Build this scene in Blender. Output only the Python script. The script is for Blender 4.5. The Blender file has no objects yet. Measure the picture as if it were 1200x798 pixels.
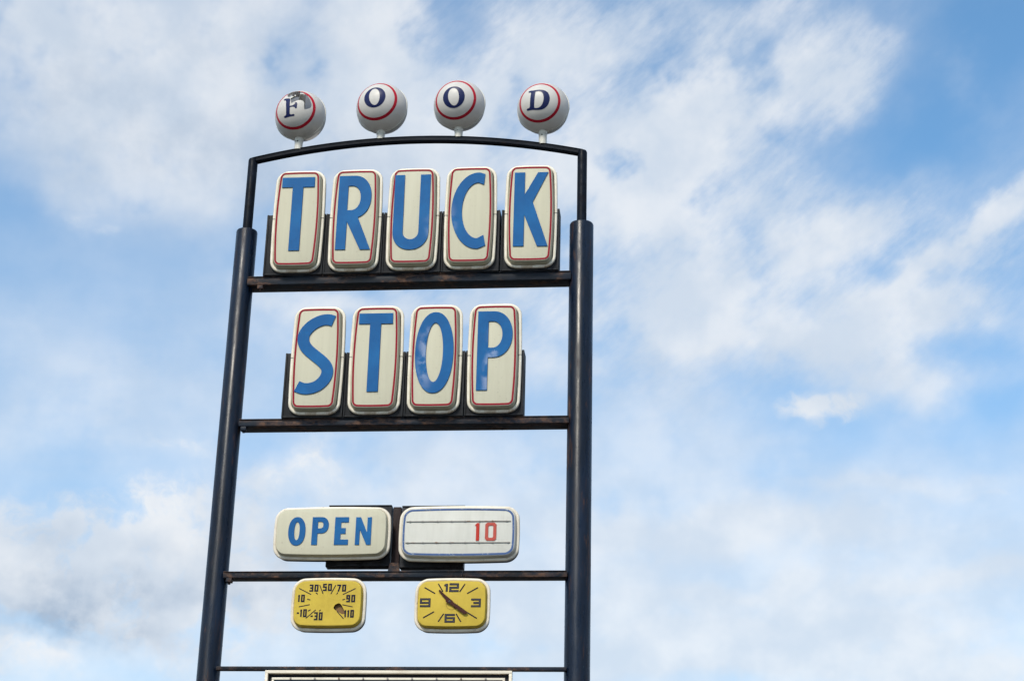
import bpy, bmesh, math, random
from mathutils import Vector, Matrix

scene = bpy.context.scene
col = scene.collection
R = math.radians
random.seed(7)

# ------------------------------------------------------------------ camera
cam_data = bpy.data.cameras.new("camera")
cam = bpy.data.objects.new("camera", cam_data)
col.objects.link(cam)
scene.camera = cam
YAW, PITCH, ROLL = -.1057, .39607, .02566
fwd = Vector((math.sin(YAW) * math.cos(PITCH), math.cos(YAW) * math.cos(PITCH), math.sin(PITCH)))
rt0 = Vector((math.cos(YAW), -math.sin(YAW), 0))
up0 = rt0.cross(fwd)
rt = rt0 * math.cos(ROLL) + up0 * math.sin(ROLL)
up = -rt0 * math.sin(ROLL) + up0 * math.cos(ROLL)
m = Matrix((rt, up, -fwd)).transposed().to_4x4()
m.translation = Vector((3.449, -20.492, 1.6))
cam.matrix_world = m
cam_data.sensor_width = 36
cam_data.lens = 2173.2 / 1200 * 36
cam_data.clip_end = 6000

# ------------------------------------------------------------------ view
scene.render.resolution_x, scene.render.resolution_y = 1024, 680
scene.view_settings.view_transform = 'Standard'
scene.view_settings.look = 'None'
scene.view_settings.gamma = 1
scene.view_settings.exposure = 0.55
scene.cycles.use_adaptive_sampling = True
scene.cycles.adaptive_threshold = .02
scene.cycles.adaptive_min_samples = 12
scene.cycles.max_bounces = 6
scene.cycles.diffuse_bounces = 3
scene.cycles.glossy_bounces = 3

# ------------------------------------------------------------------ sun
SUN_EL = 45
sun_to = Vector((-.35, -1, 0)).normalized() * math.cos(R(SUN_EL)) + Vector((0, 0, math.sin(R(SUN_EL))))
sd = bpy.data.lights.new("sun", 'SUN')
sd.energy = 2.35
sd.angle = R(10)
sd.color = (1, .91, .78)
sun = bpy.data.objects.new("sun", sd)
sun.rotation_euler = sun_to.to_track_quat('Z', 'Y').to_euler()
sun.location = (0, -30, 40)
col.objects.link(sun)

# ------------------------------------------------------------------ sky: Nishita air with clouds placed by azimuth and elevation
# each cloud patch: (azimuth deg * .9225, elevation deg, half width, half height, tilt deg, weight)
# <clouds>
VEIL = [
    (-4.72, 32.35, 1.58, 1.58, 50, 0.35),
    (-0.21, 31.56, 2.11, 1.58, 35, 0.35),
    (-3.0, 30.04, 2.63, 1.58, 0, 0.25),
    (-1.38, 22.18, 2.89, 1.58, 0, 0.35),
    (0.15, 20.07, 3.16, 1.05, 0, 0.12),
    (-18.62, 23.01, 5.79, 2.37, 0, 0.14),
    (-13.42, 22.24, 3.16, 2.63, 0, 0.14),
    (-19.08, 18.57, 4.21, 1.32, 0, 0.15),
    (-19.23, 19.83, 3.16, 1.32, 0, 0.12),
    (3.71, 19.99, 2.11, 1.05, 0, -0.12),
    (-17.98, 17.53, 3.95, 1.05, 0, -0.25),
    (-12.67, 19.16, 1.58, 1.05, 0, -0.1),
    (-5.86, 32.58, 1.05, 1.58, 55, 0.2),
    (4.25, 31.86, 1.58, 0.79, 40, 0.2),
    (-19.03, 30.41, 5.0, 2.63, 0, 0.75),
    (-13.47, 32.12, 4.21, 2.11, 0, 0.6),
    (-15.64, 29.06, 5.0, 2.11, -10, 0.55),
    (-10.59, 31.07, 1.84, 2.89, -15, 0.65),
    (-18.32, 26.92, 4.47, 1.58, -10, 0.35),
    (-14.88, 26.81, 3.16, 1.58, 0, 0.3),
    (-21.74, 30.74, 2.11, 1.32, 0, 0.2),
    (-10.67, 28.21, 2.89, 1.58, 0, 0.4),
    (-13.55, 31.47, 1.32, 0.58, 10, -0.1),
    (-21.02, 24.99, 1.58, 1.05, 0, -0.12),
    (-19.67, 23.39, 3.16, 1.05, 0, -0.1),
    (-7.84, 32.26, 2.11, 1.32, 30, 0.08),
    (-20.21, 27.43, 3.16, 1.84, 0, 0.2),
    (-14.03, 29.23, 3.16, 1.58, 0, 0.2),
    (-5.53, 30.79, 3.95, 1.32, 35, 0.6),
    (-8.84, 29.89, 2.37, 1.58, 10, 0.5),
    (-6.82, 27.89, 3.95, 1.58, 0, 0.55),
    (-9.51, 26.98, 3.16, 1.32, 0, 0.3),
    (-1.76, 28.74, 3.42, 1.84, 20, 0.65),
    (1.97, 29.94, 4.47, 1.45, 15, 0.65),
    (4.98, 30.28, 2.11, 1.05, 35, 0.3),
    (6.07, 26.22, 2.37, 1.05, 20, 0.3),
    (7.73, 24.16, 3.16, 1.05, 20, 0.35),
    (4.88, 23.31, 3.16, 1.05, 0, 0.25),
    (2.62, 32.59, 2.89, 0.74, 25, 0.4),
    (-2.45, 32.1, 2.89, 1.05, 40, 0.4),
    (0.54, 27.4, 3.95, 1.58, 0, 0.5),
    (-1.63, 26.13, 2.89, 1.45, 0, 0.6),
    (-0.05, 24.14, 2.37, 1.32, 0, 0.75),
    (3.41, 25.21, 3.16, 1.32, 15, 0.6),
    (2.27, 22.64, 4.47, 1.05, -8, 0.5),
    (7.28, 24.97, 3.42, 0.68, 28, 0.65),
    (9.68, 26.29, 1.84, 0.47, 22, 0.45),
    (7.66, 23.14, 2.11, 0.74, 0, 0.4),
    (6.66, 21.27, 2.63, 0.79, 5, 0.5),
    (4.57, 22.29, 2.63, 0.89, 0, 0.3),
    (9.93, 31.82, 2.37, 1.58, 0, -0.35),
    (7.54, 28.54, 2.89, 1.58, 30, -0.3),
    (5.73, 24.82, 1.32, 0.58, 20, -0.3),
    (8.76, 21.26, 1.58, 2.37, 0, -0.25),
    (-10.12, 23.74, 3.95, 0.53, 0, 0.35),
    (-5.09, 24.0, 2.89, 1.18, 0, 0.4),
    (-5.04, 21.89, 2.37, 1.05, 0, 0.3),
    (-17.11, 20.85, 3.68, 1.05, -8, 0.15),
    (-2.9, 14.86, 18.42, 4.74, 0, 0.42),
    (1.6, 16.93, 5.79, 0.74, 0, 0.25),
    (2.73, 13.7, 5.26, 0.84, 3, 0.35),
    (7.67, 12.84, 2.89, 0.63, 0, 0.4),
    (3.27, 15.1, 5.79, 0.37, 4, 0.15),
    (-0.93, 12.95, 4.21, 0.53, 0, 0.3),
    (8.09, 15.45, 2.63, 0.42, -3, 0.2),
    (1.07, 15.64, 1.84, 0.47, 0, -0.15),
    (-6.5, 18.43, 6.84, 1.58, 0, 0.2),
    (5.37, 18.24, 3.42, 0.32, 0, 0.15),
]
PUFF = [
    (3.86, 20.55, 1.37, 0.58, 8, 0.6),
    (2.84, 20.54, 0.95, 0.47, 10, 0.4),
    (5.0, 20.71, 1.05, 0.42, 8, 0.3),
    (4.24, 20.75, 0.66, 0.47, 0, 0.3),
    (-18.94, 25.6, 0.89, 0.58, 0, 0.4),
    (-17.97, 25.03, 1.05, 0.37, 20, 0.3),
    (-11.1, 18.61, 0.95, 0.79, 10, 0.6),
    (-12.96, 18.09, 2.37, 0.79, 10, 0.5),
    (-15.03, 18.79, 1.58, 0.37, 5, 0.45),
    (-18.88, 15.9, 2.89, 1.32, 0, 0.8),
    (-15.71, 16.84, 1.84, 1.32, 10, 0.8),
    (-16.48, 14.72, 4.21, 1.58, 0, 0.9),
    (-13.91, 15.95, 1.84, 1.32, 0, 0.6),
    (-18.55, 14.04, 2.89, 1.05, 0, 0.7),
    (-12.08, 14.53, 3.16, 1.45, 0, 0.55),
    (-14.84, 13.96, 2.11, 1.05, 0, 0.5),
    (-19.17, 12.35, 1.58, 0.79, 0, 0.7),
    (-15.32, 12.66, 3.16, 1.05, 0, 0.5),
    (-11.98, 16.6, 2.11, 1.18, 0, 0.45),
    (8.26, 17.85, 1.32, 0.26, 0, 0.35),
    (5.75, 18.43, 1.05, 0.21, 5, 0.3),
]
SHADE = [
    (-18.9, 29.41, 6.84, 2.37, 0, 0.3),
    (-11.72, 27.62, 3.68, 1.58, 0, 0.3),
    (1.21, 21.63, 3.68, 1.05, 0, 0.25),
    (-12.15, 15.55, 3.95, 1.58, 0, 0.3),
    (-19.16, 15.24, 2.11, 0.79, 0, 0.3),
    (-18.48, 13.41, 2.63, 0.53, 0, 0.9),
    (-17.72, 12.98, 1.58, 0.42, 0, 0.6),
    (-16.43, 14.22, 2.37, 0.58, 0, 0.5),
    (-13.3, 14.45, 3.16, 0.79, 0, 0.35),
    (-15.6, 13.14, 1.58, 0.47, 0, 0.4),
    (-18.58, 14.29, 2.11, 0.63, 0, 0.4),
    (-14.25, 31.53, 3.95, 1.84, 0, 0.2),
    (3.45, 20.0, 1.58, 0.26, 0, 0.2),
    (-17.3, 15.67, 3.16, 0.37, 0, 0.15),
    (-16.53, 27.41, 6.58, 2.11, 0, 0.25),
]
# </clouds>
world = bpy.data.worlds.new("World")
scene.world = world
world.use_nodes = True
world.cycles.sampling_method = 'MANUAL'
world.cycles.sample_map_resolution = 256
wn, wl = world.node_tree.nodes, world.node_tree.links
wn.clear()
def N(t, **kw):
    n = wn.new(t)
    for k, v in kw.items():
        setattr(n, k, v)
    return n
def put(sock, v):
    if isinstance(v, bpy.types.NodeSocket):
        wl.new(v, sock)
    else:
        sock.default_value = v
def mth(op, a, b=0.0, c=None, clamp=False):
    n = N('ShaderNodeMath', operation=op, use_clamp=clamp)
    put(n.inputs[0], a); put(n.inputs[1], b)
    if c is not None: put(n.inputs[2], c)
    return n.outputs[0]
def smooth(v, a, b, lo=0.0, hi=1.0):
    n = N('ShaderNodeMapRange', interpolation_type='SMOOTHSTEP')
    put(n.inputs[0], v); n.inputs[1].default_value = a; n.inputs[2].default_value = b
    n.inputs[3].default_value = lo; n.inputs[4].default_value = hi
    return n.outputs[0]
def mixc(f, a, b):
    n = N('ShaderNodeMix', data_type='RGBA')
    put(n.inputs[0], f); put(n.inputs[6], a); put(n.inputs[7], b)
    return n.outputs[2]
def noise(vec, scale, detail=6, rough=.55, dist=0.0, sx=1, sy=1, rot=0):
    mp = N('ShaderNodeMapping', vector_type='TEXTURE')
    put(mp.inputs[0], vec)
    mp.inputs[2].default_value = (0, 0, R(rot)); mp.inputs[3].default_value = (sx, sy, 1)
    n = N('ShaderNodeTexNoise')
    wl.new(mp.outputs[0], n.inputs['Vector'])
    n.inputs['Scale'].default_value = scale; n.inputs['Detail'].default_value = detail
    n.inputs['Roughness'].default_value = rough; n.inputs['Distortion'].default_value = dist
    return n
tc = N('ShaderNodeTexCoord')
nrm = N('ShaderNodeVectorMath', operation='NORMALIZE'); wl.new(tc.outputs['Generated'], nrm.inputs[0])
sp = N('ShaderNodeSeparateXYZ'); wl.new(nrm.outputs[0], sp.inputs[0])
az = mth('MULTIPLY', mth('ARCTAN2', sp.outputs[0], sp.outputs[1]), 57.29578 * .9225)
el = mth('MULTIPLY', mth('ARCSINE', sp.outputs[2]), 57.29578)
cb = N('ShaderNodeCombineXYZ'); put(cb.inputs[0], az); put(cb.inputs[1], el)
chart = cb.outputs[0]
# warp the chart so that patch edges are ragged
w1 = noise(chart, .33, 4, .55)
ws = N('ShaderNodeVectorMath', operation='SUBTRACT'); wl.new(w1.outputs['Color'], ws.inputs[0]); ws.inputs[1].default_value = (.5, .5, .5)
wm = N('ShaderNodeVectorMath', operation='SCALE'); wl.new(ws.outputs[0], wm.inputs[0]); wm.inputs['Scale'].default_value = 2.6
wa = N('ShaderNodeVectorMath', operation='ADD'); wl.new(chart, wa.inputs[0]); wl.new(wm.outputs[0], wa.inputs[1])
warped = wa.outputs[0]
def field(patches):
    # each patch starts from the last one's sum (times a vanishing number) so that the renderer works through
    # them one after another and never runs out of shader memory
    global last_sum
    acc = None
    for a, e, ra, re_, rot, w in patches:
        mp = N('ShaderNodeMapping', vector_type='TEXTURE')
        if last_sum is None:
            wl.new(warped, mp.inputs[0])
        else:
            ch = N('ShaderNodeVectorMath', operation='MULTIPLY_ADD')
            wl.new(last_sum, ch.inputs[0]); ch.inputs[1].default_value = (1e-7, 1e-7, 0); wl.new(warped, ch.inputs[2])
            wl.new(ch.outputs[0], mp.inputs[0])
        mp.inputs[1].default_value = (a, e, 0); mp.inputs[2].default_value = (0, 0, R(rot))
        mp.inputs[3].default_value = (ra * 1.55, re_ * 1.55, 1)
        ln = N('ShaderNodeVectorMath', operation='LENGTH'); wl.new(mp.outputs[0], ln.inputs[0])
        g = smooth(ln.outputs['Value'], 0, 1, w, 0)
        acc = g if acc is None else mth('ADD', acc, g)
        last_sum = acc
    return acc
last_sum = None
veil = field(VEIL)
puff = field(PUFF)
shade = field(SHADE)
# clouds over the rest of the sky, away from the patches
far = smooth(mth('ABSOLUTE', mth('ADD', az, 5.6)), 20, 34)
fn = noise(nrm.outputs[0], 2.6, 4, .55)
veil = mth('ADD', veil, mth('MULTIPLY', far, smooth(fn.outputs[0], .38, .72, 0, .95)))
# sky cleared behind the camera, with over-bright cloud patches added for the glossy letters to mirror
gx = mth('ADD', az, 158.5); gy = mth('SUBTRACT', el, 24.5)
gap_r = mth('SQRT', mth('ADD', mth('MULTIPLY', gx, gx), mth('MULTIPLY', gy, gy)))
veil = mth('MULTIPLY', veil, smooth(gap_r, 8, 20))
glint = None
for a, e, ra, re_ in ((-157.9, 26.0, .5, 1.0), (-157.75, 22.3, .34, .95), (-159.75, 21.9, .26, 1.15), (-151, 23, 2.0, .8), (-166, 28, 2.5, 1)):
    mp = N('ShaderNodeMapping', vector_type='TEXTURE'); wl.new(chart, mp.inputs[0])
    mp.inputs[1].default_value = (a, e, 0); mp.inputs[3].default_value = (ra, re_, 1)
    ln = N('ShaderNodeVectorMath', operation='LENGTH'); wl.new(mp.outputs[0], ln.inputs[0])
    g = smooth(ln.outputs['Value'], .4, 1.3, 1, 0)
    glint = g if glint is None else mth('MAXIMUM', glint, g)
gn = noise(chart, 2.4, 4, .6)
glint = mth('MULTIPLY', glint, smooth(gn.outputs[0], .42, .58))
# texture of the veil: streaks that rise to the right high up, level strata low down
low = mth('MAXIMUM', smooth(el, 18, 25, 1, 0), smooth(az, -17, -12, .85, 0))
nst = noise(chart, .60, 7, .64, 0, 2.0, .8, 35)
nso = noise(chart, .26, 3, .5, 0, 1.4, 1.0, 20)
nlow = noise(chart, .42, 4, .5, 0, 3.6, .9, 4)
fine = noise(chart, 2.8, 4, .62, 0, 2.0, .9, 40)
tex_hi = mth('ADD', mth('MULTIPLY', mth('SUBTRACT', nst.outputs[0], .5), mth('ADD', .35, smooth(az, -16, -8, 0, .6))), mth('MULTIPLY', mth('SUBTRACT', nso.outputs[0], .5), .8))
tex_hi = mth('ADD', tex_hi, mth('MULTIPLY', mth('SUBTRACT', fine.outputs[0], .5), smooth(az, -16, -6, .05, .40)))
tex_lo = mth('MULTIPLY', mth('SUBTRACT', nlow.outputs[0], .5), .5)
tx = N('ShaderNodeMix', data_type='FLOAT'); put(tx.inputs[0], low); put(tx.inputs[2], tex_hi); put(tx.inputs[3], tex_lo)
veil = mth('ADD', veil, smooth(el, 8, 33, .58, .20))
hold = smooth(veil, .1, .6, .15, 1)
vcov = smooth(mth('ADD', veil, mth('MULTIPLY', tx.outputs[0], hold)), -.10, 1.05)
# puffs: crisper, rounded edges
pn = noise(warped, .75, 7, .60)
pcov = smooth(mth('MULTIPLY', mth('MINIMUM', puff, 1.0), smooth(pn.outputs[0], .28, .68, .42, 1.35)), .18, .85)
sn = noise(chart, .62, 5, .58)
sh = mth('MULTIPLY', shade, smooth(sn.outputs[0], .34, .66, .45, 1.15), clamp=True)
sky = N('ShaderNodeTexSky', sky_type='NISHITA', sun_disc=False)
sky.sun_elevation = R(SUN_EL)
sky.sun_rotation = math.atan2(sun_to.x, sun_to.y) % (2 * math.pi)
sky.air_density = 1.0; sky.dust_density = 1.2; sky.ozone_density = 3.0
K = 6.6
white = (.71 * K, .785 * K, .88 * K, 1)
warmw = (.91 * K, .935 * K, .965 * K, 1)
grey = (.43 * K, .53 * K, .67 * K, 1)
bn = noise(chart, .35, 4, .55)
cwhite = mixc(smooth(bn.outputs[0], .35, .7), white, warmw)
ccol = mixc(sh, cwhite, grey)
tint = N('ShaderNodeVectorMath', operation='MULTIPLY'); wl.new(sky.outputs[0], tint.inputs[0]); tint.inputs[1].default_value = (1.06, 1.44, 1.47)
c1 = mixc(mth('MULTIPLY', vcov, .88), tint.outputs[0], ccol)
c2 = mixc(mth('MULTIPLY', pcov, .92), c1, ccol)
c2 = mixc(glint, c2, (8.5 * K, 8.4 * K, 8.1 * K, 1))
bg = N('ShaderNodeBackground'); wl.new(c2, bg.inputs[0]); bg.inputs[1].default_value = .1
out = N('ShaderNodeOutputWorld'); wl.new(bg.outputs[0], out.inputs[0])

# ------------------------------------------------------------------ materials
def material(name, base=(.5, .5, .5), rough=.5, metal=0.0, spec=.5, build=None, coat=0.0):
    mt = bpy.data.materials.new(name); mt.use_nodes = True
    nt = mt.node_tree; b = nt.nodes['Principled BSDF']
    b.inputs['Base Color'].default_value = (*base, 1); b.inputs['Roughness'].default_value = rough
    b.inputs['Metallic'].default_value = metal; b.inputs['Specular IOR Level'].default_value = spec
    b.inputs['Coat Weight'].default_value = coat
    if build: build(nt, b)
    return mt
class G:
    """small node helper for object materials"""
    def __init__(s, nt): s.nt = nt; s.tc = nt.nodes.new('ShaderNodeTexCoord')
    def noise(s, scale, detail=5, rough=.6, stretch=(1, 1, 1), dist=0.0, off=(0, 0, 0)):
        mp = s.nt.nodes.new('ShaderNodeMapping'); s.nt.links.new(s.tc.outputs['Object'], mp.inputs[0])
        mp.inputs[1].default_value = off; mp.inputs[3].default_value = stretch
        n = s.nt.nodes.new('ShaderNodeTexNoise'); s.nt.links.new(mp.outputs[0], n.inputs['Vector'])
        n.inputs['Scale'].default_value = scale; n.inputs['Detail'].default_value = detail
        n.inputs['Roughness'].default_value = rough; n.inputs['Distortion'].default_value = dist
        return n.outputs[0]
    def ramp(s, v, a, b, lo=0.0, hi=1.0):
        n = s.nt.nodes.new('ShaderNodeMapRange'); n.interpolation_type = 'SMOOTHSTEP'
        s.nt.links.new(v, n.inputs[0])
        for i, q in enumerate((a, b, lo, hi)): n.inputs[i + 1].default_value = q
        return n.outputs[0]
    def mul(s, a, b):
        n = s.nt.nodes.new('ShaderNodeMath'); n.operation = 'MULTIPLY'
        for i, q in enumerate((a, b)):
            if isinstance(q, bpy.types.NodeSocket): s.nt.links.new(q, n.inputs[i])
            else: n.inputs[i].default_value = q
        return n.outputs[0]
    def mix(s, f, a, b):
        n = s.nt.nodes.new('ShaderNodeMix'); n.data_type = 'RGBA'
        for i, q in ((0, f), (6, a), (7, b)):
            if isinstance(q, bpy.types.NodeSocket): s.nt.links.new(q, n.inputs[i])
            else: n.inputs[i].default_value = q if i == 0 else (*q, 1)
        return n.outputs[2]
    def bump(s, v, strength, dist, b):
        n = s.nt.nodes.new('ShaderNodeBump'); n.inputs['Strength'].default_value = strength
        n.inputs['Distance'].default_value = dist; s.nt.links.new(v, n.inputs['Height'])
        s.nt.links.new(n.outputs[0], b.inputs['Normal'])
    def coord(s, axis):
        n = s.nt.nodes.new('ShaderNodeSeparateXYZ'); s.nt.links.new(s.tc.outputs['Object'], n.inputs[0])
        return n.outputs[axis]
def painted_steel(base, rust, amount, stretch, rough=.42, pale=(.12, .15, .17)):
    def f(nt, b):
        g = G(nt)
        a = g.noise(2.2, 8, .68, stretch)
        c = g.noise(9, 6, .7, stretch, off=(3, 7, 1))
        d = g.noise(30, 4, .6)
        col1 = g.mix(g.ramp(g.noise(1.3, 5, .6, stretch, off=(9, 2, 4)), .35, .7), base, tuple(q * 2.2 for q in base))
        col2 = g.mix(g.mul(g.ramp(a, .62 - amount, .78 - amount), g.ramp(c, .35, .65)), col1, rust)
        col3 = g.mix(g.ramp(d, .70, .76, 0, .7), col2, pale)
        nt.links.new(col3, b.inputs['Base Color'])
        nt.links.new(g.ramp(a, .35, .75, rough - .1, rough + .25), b.inputs['Roughness'])
        g.bump(c, .25, .004, b)
    return f
M = {}
M['post'] = material('navy_black_post_paint', spec=.22, build=painted_steel((.0025, .0062, .0150), (.085, .040, .020), .08, (4, 4, .7), .34, (.08, .12, .14)))
M['beam'] = material('rusted_dark_beam_paint', spec=.16, build=painted_steel((.006, .009, .015), (.120, .066, .044), .17, (1.3, 2, 2.2), .5, (.11, .12, .11)))
M['arch'] = material('black_arch_paint', spec=.07, build=painted_steel((.0035, .0055, .010), (.045, .030, .024), .07, (1, 3, 3), .5, (.10, .11, .12)))
M['strut'] = material('red_brown_strut_paint', spec=.16, build=painted_steel((.014, .008, .008), (.050, .024, .018), .1, (3, 3, .6), .6))
M['tin'] = material('dark_weathered_sheet_metal', spec=.16, build=painted_steel((.017, .018, .021), (.045, .036, .030), .05, (5, 5, .7), .6, (.09, .09, .09)))
M['can'] = material('dark_can_side_metal', spec=.16, build=painted_steel((.007, .008, .011), (.03, .02, .015), .0, (2, 2, 2), .5))
def cream(nt, b):
    g = G(nt)
    streak = g.noise(3.5, 6, .65, (6, 1, .35))
    blot = g.noise(4, 5, .6)
    c = g.mix(g.ramp(streak, .35, .75), (.53, .515, .41), (.495, .48, .38))
    c = g.mix(g.ramp(blot, .6, .8, 0, .35), c, (.40, .39, .30))
    c = g.mix(g.mul(g.ramp(g.noise(22, 3, .6, off=(2, 5, 8)), .66, .73), .45), c, (.28, .26, .2))
    runs = g.noise(2.6, 5, .7, (14, 1, .25), off=(1, 0, 3))
    c = g.mix(g.mul(g.ramp(runs, .58, .76), .20), c, (.36, .34, .26))
    oi = nt.nodes.new('ShaderNodeObjectInfo')
    c = g.mix(g.mul(oi.outputs['Random'], .22), c, (.56, .51, .34))
    nt.links.new(c, b.inputs['Base Color'])
M['cream'] = material('aged_cream_acrylic', rough=.6, spec=.15, build=cream)
def bezel_white(nt, b):
    g = G(nt)
    n = g.noise(6, 6, .65)
    c = g.mix(g.ramp(n, .4, .75), (.76, .715, .62), (.64, .585, .48))
    low_ = g.ramp(g.coord(2), -.62, -.69)
    rust_ = g.mul(g.ramp(g.noise(7, 6, .7, (1, 1, 1), off=(4, 4, 4)), .44, .66), low_)
    c = g.mix(g.mul(rust_, .75), c, (.30, .17, .07))
    c = g.mix(g.ramp(g.noise(40, 3, .6), .68, .76, 0, .5), c, (.25, .2, .14))
    nt.links.new(c, b.inputs['Base Color'])
M['bezel'] = material('off_white_painted_trim', rough=.35, build=bezel_white)
def bezel_small(nt, b):
    g = G(nt)
    c = g.mix(g.ramp(g.noise(6, 6, .65), .4, .75), (.71, .655, .56), (.55, .49, .40))
    c = g.mix(g.ramp(g.noise(26, 5, .7, off=(1, 6, 2)), .56, .74, 0, .6), c, (.24, .19, .13))
    nt.links.new(c, b.inputs['Base Color'])
M['bezel2'] = material('tarnished_off_white_trim', rough=.35, build=bezel_small)
def letter_blue(nt, b):
    g = G(nt)
    c = g.mix(g.ramp(g.noise(3, 4, .6), .35, .7), (.003, .080, .255), (.005, .105, .305))
    nt.links.new(c, b.inputs['Base Color'])
    g.bump(g.noise(2.5, 1, .5), .04, .01, b)
M['blue'] = material('glossy_blue_letter_acrylic', rough=.012, spec=.38, build=letter_blue)
M['red'] = material('dark_red_line_paint', (.24, .004, .020), .5, spec=.1)
M['ballred'] = material('crimson_stripe_paint', (.42, .008, .025), .4, spec=.2)
M['navy'] = material('navy_letter_paint', (.008, .014, .075), .35, spec=.25)
def ballwhite(nt, b):
    g = G(nt)
    c = g.mix(g.ramp(g.noise(5, 6, .6, (1, 1, .5)), .4, .75), (.74, .72, .69), (.66, .64, .61))
    c = g.mix(g.ramp(g.noise(30, 3, .6), .70, .76, 0, .4), c, (.3, .29, .27))
    nt.links.new(c, b.inputs['Base Color'])
M['ball'] = material('weathered_white_plastic', rough=.4, spec=.3, build=ballwhite)
def thin_plastic(mt, amount, tint_):
    # a globe made to be lit from inside lets some daylight through its wall
    nt = mt.node_tree; b = nt.nodes['Principled BSDF']; o_ = nt.nodes['Material Output']
    tr = nt.nodes.new('ShaderNodeBsdfTranslucent'); tr.inputs[0].default_value = (*tint_, 1)
    mx = nt.nodes.new('ShaderNodeMixShader'); mx.inputs[0].default_value = amount
    nt.links.new(b.outputs[0], mx.inputs[1]); nt.links.new(tr.outputs[0], mx.inputs[2]); nt.links.new(mx.outputs[0], o_.inputs[0])
thin_plastic(M['ball'], .25, (.7, .68, .66))
M['ballback'] = material('shaded_white_plastic', (.40, .385, .36), .5, spec=.25); thin_plastic(M['ballback'], .3, (.6, .6, .62))  # greyer than the front shell: shade of the seam lip put into the colour
M['ballin'] = material('grey_inner_plastic', (.36, .37, .42), .6)
M['torn'] = material('dark_torn_plastic', (.035, .030, .032), .7)  # plain near-black colour for the torn flaps
M['neck'] = material('pale_neck_paint', (.60, .59, .54), .4)
M['hole'] = material('black_bolt_hole', (.01, .01, .01), .8)
def yellow(nt, b):
    g = G(nt)
    c = g.mix(g.ramp(g.noise(5, 6, .65, (1, 1, .6)), .35, .75), (.56, .415, .060), (.48, .35, .052))
    c = g.mix(g.ramp(g.noise(18, 5, .7, off=(3, 1, 5)), .6, .8, 0, .4), c, (.42, .30, .07))
    nt.links.new(c, b.inputs['Base Color'])
M['yellow'] = material('faded_yellow_acrylic', rough=.6, spec=.15, build=yellow)
M['amber'] = material('brown_amber_cavity', (.16, .075, .008), .6)
M['ink'] = material('navy_black_ink', (.010, .012, .028), .6, spec=.1)
M['inkedge'] = material('navy_digit_outline', (.008, .011, .034), .6, spec=.1)
M['inkmid'] = material('grey_digit_fill', (.06, .06, .07), .6, spec=.1)
M['hand'] = material('maroon_hand_paint', (.050, .014, .010), .5, spec=.15)
def board(nt, b):
    g = G(nt)
    c = g.mix(g.ramp(g.noise(4, 6, .65, (3, 1, .5)), .35, .75), (.60, .60, .56), (.54, .54, .50))
    nt.links.new(c, b.inputs['Base Color'])
M['board'] = material('pale_grey_board_acrylic', rough=.5, spec=.15, build=board)
def chipped(nt, b):
    g = G(nt)
    c = g.mix(g.ramp(g.noise(24, 5, .8), .58, .66), (.02, .07, .22), (.42, .46, .50))
    c = g.mix(g.ramp(g.noise(6, 4, .7, off=(5, 5, 2)), .45, .65, 0, .55), c, (.012, .03, .09))
    nt.links.new(c, b.inputs['Base Color'])
M['chipblue'] = material('chipped_blue_line_paint', rough=.5, build=chipped)
M['digit'] = material('red_plastic_digit', (.44, .028, .016), .35, spec=.2)
M['digitfade'] = material('faded_red_plastic_digit', (.43, .075, .055), .35, spec=.2)
def rail(nt, b):
    g = G(nt)
    c = g.mix(g.ramp(g.noise(5, 5, .7, (1.5, 1, 1)), .5, .62), (.30, .29, .27), (.17, .085, .04))
    nt.links.new(c, b.inputs['Base Color'])
M['rail'] = material('rust_spotted_rail', rough=.5, build=rail)
def alu(nt, b):
    g = G(nt)
    c = g.mix(g.ramp(g.noise(3, 6, .7, (1, 1, 3)), .45, .8), (.74, .68, .57), (.46, .39, .29))
    nt.links.new(c, b.inputs['Base Color'])
    nt.links.new(g.ramp(g.noise(5, 5, .7), .3, .8, .25, .5), b.inputs['Roughness'])
M['alu'] = material('bright_aluminium_trim', metal=0, build=alu)
M['bluepanel'] = material('deep_blue_board_panel', (.012, .04, .11), .3)
M['concrete'] = material('footing_concrete', (.32, .31, .29), .9)
def lot(nt, b):
    g = G(nt)
    c = g.mix(g.ramp(g.noise(.08, 8, .6), .35, .7), (.062, .058, .052), (.04, .038, .035))
    c = g.mix(g.ramp(g.noise(6, 6, .8), .3, .8), c, (.085, .08, .072))
    nt.links.new(c, b.inputs['Base Color'])
    g.bump(g.noise(9, 6, .8), .6, .03, b)
M['lot'] = material('gravel_lot', rough=.95, build=lot)

# ------------------------------------------------------------------ object helpers
def link(name, bm, mat, parent=None, smooth=True, angle=35):
    bmesh.ops.recalc_face_normals(bm, faces=bm.faces)
    me = bpy.data.meshes.new(name)
    if smooth:
        for f in bm.faces: f.smooth = True
        for e in bm.edges:
            if len(e.link_faces) == 2 and e.calc_face_angle(0) > R(angle): e.smooth = False
            elif len(e.link_faces) != 2: e.smooth = False
    bm.to_mesh(me); bm.free()
    for mm in (mat if isinstance(mat, (list, tuple)) else [mat]): me.materials.append(mm)
    o = bpy.data.objects.new(name, me); col.objects.link(o)
    if parent: o.parent = parent
    return o
def thing(name, label, cat, loc=(0, 0, 0), rot=(0, 0, 0), group=None):
    o = bpy.data.objects.new(name, None); col.objects.link(o)
    o.empty_display_size = .2
    o.location = loc; o.rotation_euler = rot
    o['label'] = label; o['category'] = cat
    if group: o['group'] = group
    return o
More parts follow.
